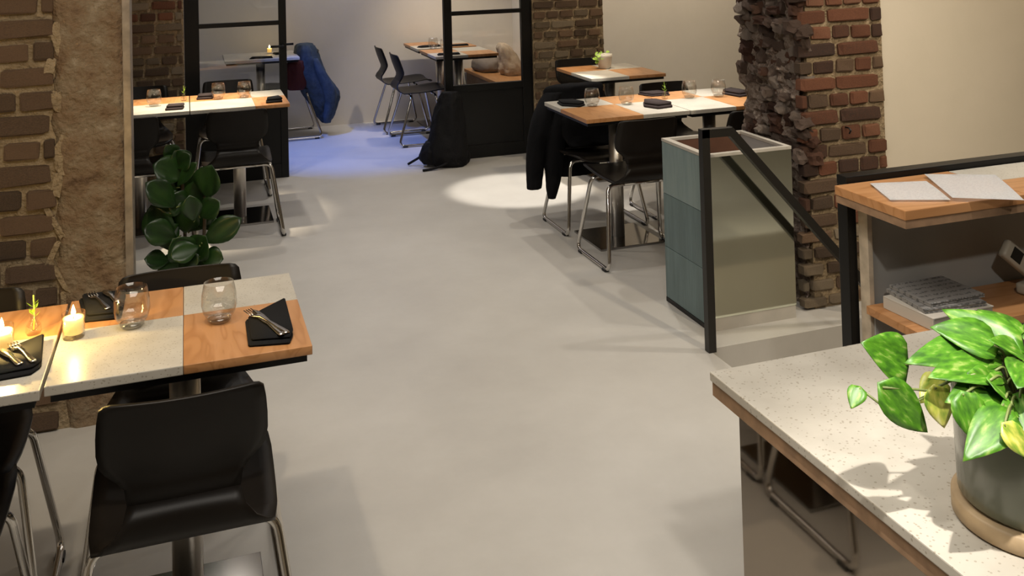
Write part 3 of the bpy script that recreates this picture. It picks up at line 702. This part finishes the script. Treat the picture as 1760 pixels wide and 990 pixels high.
# wine glass / small bottle on the back table
# ------------------------------------------------------------------ plants
def leaf_mesh(L, W, kind='heart', curl=.15, fold=.12):
    """leaf along +X from its base, lying in XY"""
    bm = bmesh.new(); n = 9; rows = []
    for i in range(n+1):
        t = i/n
        if kind == 'heart': w = W*.5*(math.sin(PI*min(1, t*1.02)**.62))**.8*(1-.15*t) if 0 < t < 1 else 0
        else: w = W*.5*(math.sin(PI*t**1.35))**.75 if 0 < t < 1 else 0
        x = t*L; zc = -curl*L*t*t; r = []
        for s in (-1, -.5, 0, .5, 1):
            back = -.10*L*abs(s)**2*(1-t)**4 if kind == 'heart' else 0
            r.append(bm.verts.new((x+back, s*w, zc+fold*abs(s)*w*2-(.25*fold*W if 0 else 0)*(abs(s) > .9))))
        rows.append(r)
    for i in range(n):
        for j in range(4):
            try: bm.faces.new((rows[i][j], rows[i+1][j], rows[i+1][j+1], rows[i][j+1]))
            except ValueError: pass
    bmesh.ops.remove_doubles(bm, verts=bm.verts, dist=1e-5)
    bmesh.ops.solidify(bm, geom=bm.faces[:], thickness=.0009)
    return bm
def put_leaf(parent, base, tip, W, m, kind, nrm, curl=.12, fold=.12):
    b, t = Vector(base), Vector(tip); x = (t-b); L = x.length; x.normalize()
    n = Vector(nrm); n = (n-x*n.dot(x)).normalized(); y = n.cross(x)
    bm = leaf_mesh(L, W, kind, curl, fold); o = obj('leaf', bm, m, parent, True)
    mw = Matrix(((x.x, y.x, n.x, b.x), (x.y, y.y, n.y, b.y), (x.z, y.z, n.z, b.z), (0, 0, 0, 1)))
    o.matrix_local = Matrix.Translation(-Vector(parent.location)) @ mw
    return o
# pothos on the counter
PC = Vector((1.062, 1.035, .90))
po = thing('potted_pothos', PC, 'trailing variegated pothos in a dark olive pot on the counter', 'plant')
bm = bmesh.new(); lathe(bm, [(0, 0), (.097, 0), (.1015, .004), (.1015, .024), (.097, .026), (0, .026)], 48); tag(obj('saucer', bm, 'cork', po, True), 'pale wooden saucer')
bm = bmesh.new(); lathe(bm, [(0, .027), (.088, .027), (.093, .034), (.0965, .165), (.096, .170), (.091, .170), (.089, .150), (0, .150)], 48); tag(obj('pot', bm, 'pot_green', po, True), 'dark olive glazed pot')
bm = bmesh.new(); lathe(bm, [(0, .158), (.04, .157), (.0885, .152)], 32); obj('soil', bm, 'soil', po, True)
PO = [
((0.916, 1.1, 1.102), (0.845, 1.09, 1.146), 0.060, 0), ((0.846, 1.06, 1.1), (0.913, 1.05, 1.032), 0.047, 0), ((0.841, 1.1, 1.083), (0.819, 1.09, 1.065), 0.023, 0),
((0.948, 1.07, 1.089), (0.906, 1.06, 1.073), 0.034, 1), ((0.911, 1.04, 1.096), (0.919, 1.03, 1.045), 0.034, 1), ((1.027, 1.06, 1.118), (0.886, 1.05, 1.142), 0.055, 0),
((1.001, 1.03, 1.108), (0.893, 1.02, 1.134), 0.055, 0), ((0.996, 1.01, 1.094), (0.9, 1.0, 1.106), 0.052, 0), ((0.919, 1.0, 1.103), (0.923, 0.975, 1.050), 0.04, 0),
((0.962, 0.97, 1.085), (0.878, 0.955, 1.058), 0.046, 0), ((1.07, 1.04, 1.105), (1.005, 1.03, 1.155), 0.045, 0), ((1.111, 1.08, 1.093), (1.022, 1.07, 1.115), 0.04, 0),
((0.961, 0.98, 1.089), (0.981, 0.97, 1.080), 0.024, 0), ((0.934, 0.95, 1.085), (0.957, 0.93, 1.050), 0.028, 1), ((0.963, 1.0, 1.114), (1.011, 0.99, 1.077), 0.032, 0),
((0.951, 1.02, 1.114), (0.985, 1.00, 1.079), 0.045, 0), ((1.063, 1.12, 1.096), (1.000, 1.11, 1.12), 0.045, 0),
((1.06, 1.05, 1.12), (1.01, 1.13, 1.16), 0.05, 0), ((1.08, 1.02, 1.11), (1.06, .94, 1.14), 0.05, 0), ((1.10, 1.00, 1.11), (1.14, .93, 1.12), 0.05, 0), ((1.10, 1.06, 1.11), (1.18, 1.09, 1.13), 0.05, 0),
((1.08, 1.08, 1.12), (1.10, 1.16, 1.14), 0.05, 0), ((1.03, 1.00, 1.12), (.97, .96, 1.13), 0.05, 0), ((1.02, 1.05, 1.13), (.95, 1.08, 1.16), 0.052, 0), ((1.05, 1.00, 1.12), (1.02, .92, 1.10), 0.045, 1), ((1.0, .99, 1.09), (.955, .935, 1.045), .042, 0)]
rnd = random.Random(4)
for i, (b, t, W, ye) in enumerate(PO):
    nr = (-.35+rnd.uniform(-.2, .2), -.45+rnd.uniform(-.2, .2), .8) if i > 2 else (-.5, -.62, .6)
    put_leaf(po, b, t, W*1.15, 'pothos_yellow' if ye else 'pothos', 'heart', nr, .15 if i > 2 else .08, .10)
    # petiole back to the pot
    B = Vector(b)-PC
    if i == 1: root = Vector((-.085, .01, .165)); pts = [root, Vector((-.14, .02, .185)), B*1.0]
    elif i == 2: root = Vector((-.145, .022, .18)); pts = [root, Vector((-.19, .04, .155)), B]
    else:
        root = Vector((B.x*.45, B.y*.45, .155)); pts = [root, root*.5+B*.5+Vector((0, 0, .03)), B]
    bm = bmesh.new(); tube(bm, rounded(pts, .05, 5), .0017, 6); obj('petiole', bm, 'stem', po, True)
# fiddle leaf fig
FC = Vector((.0, 4.22, 0))
fi = thing('fiddle_leaf_fig', FC, 'dark fiddle-leaf fig standing beside the plaster pier', 'plant')
bm = bmesh.new(); lathe(bm, [(0, 0), (.095, 0), (.10, .006), (.12, .26), (.118, .265), (.11, .265), (.108, .235), (0, .235)], 28); obj('pot', bm, 'black_panel', fi, True)
bm = bmesh.new(); lathe(bm, [(0, .24), (.107, .236)], 24); obj('soil', bm, 'soil', fi)
for a in (((.0, 0, .24), (-.02, .0, .5), (-.03, .0, .84)), ((.01, 0, .24), (.05, -.05, .45), (.06, -.08, .70))):
    bm = bmesh.new(); tube(bm, rounded(a, .1, 5), .007, 8); obj('trunk', bm, 'bark', fi, True)
FI = [
((-0.051, 4.15, 0.661), (-0.155, 4.1, 0.782), 0.078), ((0.067, 4.12, 0.689), (0.076, 4.07, 0.829), 0.097), ((-0.05, 4.2, 0.728), (0.023, 4.15, 0.834), 0.042),
((0.044, 4.1, 0.521), (0.189, 4.05, 0.615), 0.075), ((0.038, 4.12, 0.618), (0.109, 4.07, 0.688), 0.07), ((0.014, 4.1, 0.61), (0.001, 4.05, 0.721), 0.061),
((-0.049, 4.12, 0.547), (-0.168, 4.07, 0.615), 0.078), ((-0.082, 4.2, 0.479), (-0.147, 4.15, 0.672), 0.091), ((-0.022, 4.22, 0.757), (-0.13, 4.17, 0.837), 0.092),
((-0.037, 4.25, 0.836), (-0.087, 4.2, 0.897), 0.052), ((0.036, 4.1, 0.51), (-0.075, 4.05, 0.498), 0.065), ((0.036, 4.12, 0.464), (0.12, 4.07, 0.459), 0.066),
((-0.081, 4.15, 0.453), (-0.167, 4.1, 0.487), 0.057), ((0.025, 4.25, 0.662), (-0.021, 4.2, 0.795), 0.076), ((-0.005, 4.25, 0.791), (-0.052, 4.2, 0.873), 0.068),
((-0.002, 4.22, 0.539), (0.063, 4.17, 0.644), 0.076), ((0.0, 4.2, 0.643), (-0.077, 4.15, 0.697), 0.075), ((-0.034, 4.16, 0.477), (0.019, 4.11, 0.428), 0.074),
((-0.015, 4.25, 0.7), (-0.077, 4.2, 0.751), 0.068), ((.0, 4.2, .42), (-.12, 4.12, .43), .08), ((.02, 4.18, .42), (.11, 4.1, .42), .08), ((.03, 4.2, .56), (.10, 4.2, .60), .07), ((-.02, 4.2, .70), (-.12, 4.16, .66), .09), ((-.03, 4.22, .62), (-.13, 4.18, .60), .09), ((.03, 4.2, .62), (.04, 4.14, .76), .09), ((-.02, 4.2, .54), (-.01, 4.15, .66), .09), ((-.05, 4.22, .80), (.0, 4.18, .86), .07), ((.0, 4.16, .44), (-.06, 4.08, .55), .09), ((.02, 4.15, .44), (.05, 4.08, .55), .09), ((-.04, 4.2, .58), (-.11, 4.15, .56), .08)]
for b, t, W in FI:
    put_leaf(fi, b, t, W*1.35, 'fig', 'obovate', (rnd.uniform(-.5, .4), -.8, .35), .10, .14)
    B = Vector(b)-FC; bm = bmesh.new(); tube(bm, [B, B*.6+Vector((-.015 if B.x < .01 else .03, -.02, B.z))*.4], .003, 6); obj('petiole', bm, 'stem', fi, True)
# white pot on the corner table
tp = thing('succulent_pot', (2.90, 6.57, TH), 'white pot with a bright green trailing plant on the corner table', 'plant')
bm = bmesh.new(); lathe(bm, [(0, 0), (.040, 0), (.045, .006), (.056, .085), (.057, .105), (.052, .105), (.050, .09), (0, .09)], 32); obj('pot', bm, 'pot_white', tp, True)
bm = bmesh.new(); lathe(bm, [(0, .094), (.0495, .0905)], 20); obj('soil', bm, 'soil', tp)
M['lime'] = simple('lime_leaf', (.30, .48, .06), .4)
rl = random.Random(9)
for k in range(16):
    a = rl.uniform(PI*.75, PI*1.35) if k < 11 else rl.uniform(0, 2*PI); rr = rl.uniform(.045, .085) if k < 11 else rl.uniform(.01, .04); zz = rl.uniform(.05, .125) if k < 11 else rl.uniform(.10, .125)
    b = Vector(tp.location)+Vector((math.cos(a)*rr*.8, math.sin(a)*rr*.6, zz)); t = b+Vector((math.cos(a)*.03, math.sin(a)*.03-.006, rl.uniform(-.02, .015)))
    put_leaf(tp, b, t, .03, 'lime', 'obovate', (-.2, -.4, .8))

# ------------------------------------------------------------------ counter, desk, planter, railing
ct = thing('bar_counter', (1.17, .8, 0), 'stone-topped counter with plywood edge and smoked mirror side', 'counter')
def loc_box(name, m, b, t, bev=0):
    L = t.location; return box(name, m, (b[0]-L.x, b[1]-L.x, b[2]-L.y, b[3]-L.y, b[4]-L.z, b[5]-L.z), t, bev)
loc_box('countertop', 'stone', (.889, 1.447, -.4, 1.585, .884, .90), ct, .002)
loc_box('plywood_edge', 'ply_edge', (.892, 1.444, -.397, 1.582, .858, .8835), ct, .001)
loc_box('mirror_panel', 'mirror', (.935, .941, -.35, 1.645-.08, 0, .8575), ct)
loc_box('cabinet_body', 'black_panel', (.942, 1.41, -.35, 1.563, 0, .8575), ct)

dk = thing('host_desk', (1.95, 1.98, 0), 'host desk with cherry and stone top and open shelf', 'desk')
DX1 = 2.75
loc_box('wood_inlay', 'wood_x', (1.548, 1.905, 1.84, 2.095, 1.027, 1.05), dk, .002)
loc_box('stone_inlay', 'stone', (1.907, 2.30, 1.97, 2.095, 1.027, 1.05), dk, .002)
loc_box('wood_inlay', 'wood_x', (1.907, 2.30, 1.84, 1.968, 1.027, 1.05), dk, .002)
loc_box('wood_inlay', 'wood_x', (2.302, DX1, 1.84, 2.095, 1.027, 1.05), dk, .002)
loc_box('top_board', 'ply_edge', (1.550, DX1, 1.842, 2.093, 1.008, 1.0265), dk)
loc_box('side_panel', 'ply_pale', (1.612, 1.626, 2.055, 2.09, 0, 1.0075), dk, .001)
loc_box('back_panel', 'grey_panel', (1.6265, DX1, 2.07, 2.09, 0, 1.0075), dk)
loc_box('side_panel', 'ply_pale', (DX1-.022, DX1, 1.87, 2.069, 0, 1.0075), dk, .001)
loc_box('shelf', 'wood_x', (1.60, DX1-.0225, 1.865, 2.0545, .735, .755), dk, .001)
loc_box('lower_panel', 'grey_panel', (1.6225, DX1-.0225, 2.05, 2.0695, 0, .7345), dk)
loc_box('bounce_panel', 'ply_pale', (1.6225, DX1, 2.0905, 2.097, 0, 1.0075), dk)  # added pale reflector, brightens what the planter's steel front mirrors
# guard frame behind the desk
gf = thing('guard_frame', (1.6, 2.13, 0), 'black steel guard frame behind the host desk', 'railing')
loc_box('post', 'black_steel', (1.588, 1.614, 2.10, 2.14, 0, 1.04), gf, .002)
loc_box('post', 'black_steel', (2.72, 2.757, 2.10, 2.14, 0, 1.04), gf, .002)
loc_box('top_rail', 'black_steel', (1.588, 2.757, 2.10, 2.14, 1.0405, 1.065), gf, .002)

# papers, books, phone
def sheet(label, cs, z, group):
    cx = sum(c[0] for c in cs)/4; cy = sum(c[1] for c in cs)/4
    bm = bmesh.new(); n = 8; G = []
    for i in range(n+1):
        row = []
        for j in range(n+1):
            s, t = i/n, j/n
            x = (cs[0][0]*(1-s)+cs[1][0]*s)*(1-t)+(cs[3][0]*(1-s)+cs[2][0]*s)*t; y = (cs[0][1]*(1-s)+cs[1][1]*s)*(1-t)+(cs[3][1]*(1-s)+cs[2][1]*s)*t
            row.append(bm.verts.new((x-cx, y-cy, .004+.003*math.sin(s*2.5)*math.sin(t*3))))
        G.append(row)
    for i in range(n):
        for j in range(n): bm.faces.new((G[i][j], G[i+1][j], G[i+1][j+1], G[i][j+1]))
    bmesh.ops.solidify(bm, geom=bm.faces[:], thickness=.0025)
    o = obj('menu_sheets', bm, 'paper', None, True); o.location = (cx, cy, z); tag(o, label, 'paper', group)
sheet('left of two printed paper stacks on the host desk', [(1.569, 1.914), (1.695, 1.858), (1.768, 2.02), (1.628, 2.06)], 1.051, 'printed sheets on the desk')
sheet('right printed paper stack overhanging the host desk edge', [(1.700, 1.858), (1.830, 1.775), (1.955, 1.985), (1.802, 2.065)], 1.0555, 'printed sheets on the desk')
def book(label, x0, x1, y0, y1, z0, z1, rz, cov):
    cx, cy = (x0+x1)/2, (y0+y1)/2; t = thing('book', (cx, cy, z0), label, 'book', 'books on the desk shelf', rz); h = z1-z0; a, b = (x1-x0)/2, (y1-y0)/2
    box('cover', cov, (-a, a, -b, b, h-.003, h), t, .0008); box('cover', cov, (-a, a, -b, b, 0, .003), t, .0008)
    box('pages', 'book_page', (-a+.003, a-.001, -b+.003, b-.003, .0031, h-.0031), t); box('spine', cov, (-a, -a+.0028, -b, b, .0031, h-.0031), t)
book('thick pale book at the bottom of the shelf stack', 1.632, 1.82, 1.868, 2.03, .7555, .785, .05, 'book_page')
book('grey printed magazine in the middle of the shelf stack', 1.645, 1.815, 1.885, 2.035, .7855, .795, -.08, 'book_cover')
book('grey printed booklet on top of the shelf stack', 1.66, 1.825, 1.90, 2.04, .7955, .804, .02, 'book_cover')
ph = thing('cordless_phone', (2.05, 1.95, .756), 'pale grey cordless phone leaning on the desk shelf', 'phone', None, .25)
bm = bmesh.new(); bx(bm, -.024, .024, -.012, .012, 0, .15, .008); h = obj('handset', bm, 'phone', ph, True); h.location = (.03, .0, .022); h.rotation_euler = (-.35, -.8, 0)
s_ = box('display', 'screen', (-.016, .016, -.0135, -.011, .098, .130), h, .001); bm = bmesh.new()
for i in range(3):
    for j in range(4): bx(bm, -.016+i*.012, -.008+i*.012, -.0135, -.0115, .03+j*.014, .038+j*.014)
obj('keypad', bm, 'grey_panel', h)
bm = bmesh.new(); bx(bm, -.045, .045, -.04, .04, 0, .028, .008); obj('cradle', bm, 'phone', ph, True)

plo = thing('stone_planter', (2.31, 3.925, 0), 'tall square planter with green slate side and polished steel front', 'planter')
X0, X1, Y0, Y1, ZT = 2.095, 2.525, 3.715, 4.115, .75
loc_box('steel_front', 'mirror2', (X0+.012, X1, Y0, Y0+.006, .055, ZT-.006), plo)
loc_box('floor_reflection_strip', 'planter_rim', (X0+.004, X1-.002, Y0+.002, Y0+.008, 0, .0545), plo)  # pale strip painted in for the floor's reflection in the steel
loc_box('front_wall', 'planter_in', (X0+.012, X1, Y0+.0085, Y0+.022, .02, ZT-.012), plo)
loc_box('right_wall', 'grey_panel', (X1-.02, X1-.001, Y0+.0225, Y1-.0205, .02, ZT-.012), plo)
loc_box('back_wall', 'planter_in', (X0+.012, X1, Y1-.02, Y1, .02, ZT-.012), plo)
loc_box('left_wall', 'planter_in', (X0+.012, X0+.026, Y0+.0225, Y1-.0205, .02, ZT-.012), plo)
zz = [0.02, .255, .50, ZT-.012]
for a, b in zip(zz[:-1], zz[1:]):
    loc_box('slate_tile', 'slate', (X0, X0+.0115, Y0+.002, Y1, a+.001, b-.001), plo, .001)
loc_box('bottom_trim', 'black_steel', (X0-.001, X0+.011, Y0, Y1, 0, .0195), plo)
for b in ((X0-.002, X0+.028, Y0-.002, Y1+.001), (X1-.022, X1+.001, Y0-.002, Y1+.001), (X0+.0285, X1-.0225, Y0-.002, Y0+.022), (X0+.0285, X1-.0225, Y1-.022, Y1+.001)):
    loc_box('stone_rim', 'planter_rim', (*b, ZT-.0115, ZT+.002), plo, .001)
loc_box('inner_board', 'planter_in', (X0+.0265, X1-.0205, Y0+.0225, Y1-.0205, ZT-.16, ZT-.15), plo)

rl_ = thing('stair_railing', (2.0, 3.55, 0), 'dark steel handrail descending the stairwell in front of the planter', 'railing')
def bar(bm, a, b, w, d):
    a, b = Vector(a), Vector(b); x = (b-a).normalized(); y = Vector((0, 1, 0)); z = x.cross(y).normalized()
    vs_ = [bm.verts.new(p+y*sy*d/2+z*sz*w/2) for p in (a, b) for sy in (-1, 1) for sz in (-1, 1)]
    for f in ((0, 1, 3, 2), (4, 6, 7, 5), (0, 4, 5, 1), (2, 3, 7, 6), (0, 2, 6, 4), (1, 5, 7, 3)): bm.faces.new([vs_[i] for i in f])
bm = bmesh.new(); bar(bm, (.0, 0, 0), (.0, 0, .90), .034, .034); obj('post', bm, 'rail_steel', rl_)
bm = bmesh.new(); bar(bm, (-.017, 0, .8825), (.125, 0, .8805), .034, .034); obj('top_bar', bm, 'rail_steel', rl_)
bm = bmesh.new(); bar(bm, (.112, 0, .890), (2.0, 0, -1.22), .034, .033); obj('handrail', bm, 'rail_steel', rl_)
bm = bmesh.new(); bar(bm, (1.95, 0, -2.2), (1.95, 0, -1.2), .034, .033); obj('post', bm, 'rail_steel', rl_)

# ------------------------------------------------------------------ clothes, bags, bench
j = thing('denim_jacket', (1.1, 8.92, 0), 'blue denim jacket hanging on the back room chair', 'jacket')
def lofted(name, m, par, secs, wob, seed, seg=24, freq=9):
    bm = bmesh.new(); L = par.location; loft(bm, [(s[0]-L.x, s[1]-L.y, s[2]-L.z, *s[3:]) for s in secs], seg, wob, seed, freq); return obj(name, bm, m, par, True)
lofted('jacket_body', 'denim', j, [(1.00, 8.88, .825, .03, .05, 0), (1.005, 8.88, .80, .07, .12, 0), (1.012, 8.88, .72, .10, .15, 0), (1.05, 8.88, .55, .135, .15, 0), (1.125, 8.87, .38, .155, .12, 0), (1.155, 8.86, .25, .105, .09, 0), (1.165, 8.86, .16, .06, .06, 0), (1.168, 8.86, .11, .028, .03, 0)], .022, 1)
lofted('sleeve', 'denim', j, [(1.06, 8.76, .70, .035, .04, 0), (1.12, 8.74, .56, .05, .05, 0), (1.18, 8.74, .42, .055, .05, 0), (1.195, 8.75, .30, .048, .045, 0), (1.175, 8.76, .18, .04, .04, 0), (1.17, 8.77, .12, .03, .03, 0)], .010, 2, 16)
mr = thing('maroon_garment', (.93, 8.72, 0), 'dark red garment hanging beside the denim jacket', 'clothing')
lofted('cloth_body', 'maroon', mr, [(.925, 8.77, .69, .07, .05, 0), (.92, 8.77, .66, .09, .06, 0), (.915, 8.77, .58, .09, .06, 0), (.91, 8.77, .47, .085, .055, 0), (.905, 8.77, .43, .06, .04, 0)], .008, 5)
c = thing('black_coat', (2.2, 5.62, 0), 'long black coat draped over the chair at the right table', 'coat')
lofted('coat_body', 'coat', c, [(2.26, 5.585, .80, .13, .035, 0), (2.26, 5.59, .785, .18, .055, 0), (2.25, 5.60, .70, .19, .065, 0), (2.24, 5.605, .55, .19, .07, 0), (2.24, 5.61, .40, .18, .075, 0), (2.24, 5.61, .30, .17, .07, 0), (2.24, 5.61, .25, .15, .06, 0)], .016, 3)
lofted('sleeve', 'coat', c, [(2.12, 5.57, .765, .05, .05, 0), (2.05, 5.55, .66, .06, .06, 0), (1.995, 5.54, .50, .06, .058, 0), (1.97, 5.53, .36, .052, .05, 0), (1.955, 5.52, .24, .045, .045, 0), (1.953, 5.52, .21, .042, .042, 0)], .009, 4, 16)
lofted('sleeve', 'coat', c, [(2.14, 5.52, .68, .05, .05, 0), (2.10, 5.50, .52, .055, .055, 0), (2.075, 5.49, .36, .05, .05, 0), (2.06, 5.485, .23, .04, .04, 0), (2.05, 5.48, .15, .022, .025, 0)], .009, 6, 16)
lofted('coat_front', 'coat', c, [(2.28, 5.47, .66, .14, .03, 0), (2.28, 5.45, .60, .16, .04, 0), (2.28, 5.43, .52, .165, .045, 0), (2.29, 5.40, .46, .15, .05, 0)], .006, 8)
bp_ = thing('black_backpack', (1.86, 7.25, 0), 'black backpack slumped on the floor against the right steel door', 'bag')
lofted('bag_body', 'bag', bp_, [(1.90, 7.22, .0, .11, .09, 0), (1.885, 7.22, .03, .145, .115, 0), (1.87, 7.22, .10, .155, .12, 0), (1.87, 7.22, .22, .135, .115, 0), (1.885, 7.23, .36, .11, .10, 0), (1.895, 7.24, .48, .085, .085, 0), (1.90, 7.24, .55, .05, .05, 0)], .016, 11)
lofted('front_pocket', 'bag', bp_, [(1.74, 7.24, .02, .05, .06, 0), (1.735, 7.24, .06, .075, .08, 0), (1.745, 7.24, .13, .07, .08, 0), (1.76, 7.24, .19, .045, .06, 0)], .012, 12)
for pts in ([(1.80, 7.25, .11), (1.72, 7.28, .10), (1.66, 7.30, .06), (1.58, 7.33, .012)], [(1.86, 7.12, .06), (1.80, 7.10, .03), (1.72, 7.10, .012), (1.64, 7.09, .010)]):
    bm = bmesh.new(); tube(bm, [p-bp_.location for p in rounded(pts, .05)], .010, 6); tag(obj('strap', bm, 'bag', bp_, True), 'loose black strap')

bn = thing('wall_bench', (2.8, 8.6, 0), 'wooden bench behind the right steel door', 'bench')
loc_box('bench_seat', 'wood', (2.58, 3.09, 8.0, 9.26, .42, .45), bn, .003)
loc_box('bench_front', 'ply_edge', (2.60, 2.62, 8.02, 9.24, 0, .4195), bn)
loc_box('bench_end', 'ply_edge', (2.6205, 3.08, 8.02, 8.04, 0, .4195), bn)
cc = thing('cream_coat', (2.86, 8.62, .45), 'cream coat lying on the back room bench', 'coat')
lofted('coat_body', 'cream_cloth', cc, [(2.87, 8.62, .452, .09, .12, 0), (2.86, 8.62, .50, .11, .14, 0), (2.83, 8.62, .60, .085, .12, 0), (2.79, 8.62, .70, .055, .09, 0), (2.77, 8.62, .745, .025, .05, 0)], .018, 15)
cu = thing('taupe_cushion', (2.72, 8.98, .45), 'taupe cushion on the bench behind the back tables', 'cushion')
lofted('cushion_body', 'beige_cloth', cu, [(2.72, 8.98, .452, .08, .16, .1), (2.72, 8.98, .48, .105, .20, .1), (2.72, 8.98, .55, .10, .19, .1), (2.73, 8.98, .61, .05, .12, .1)], .012, 16)

# one label for parts that differ is enough; make sure nothing keeps the placeholder
for o in COL.objects:
    if o.get('label') == '-': del o['label']
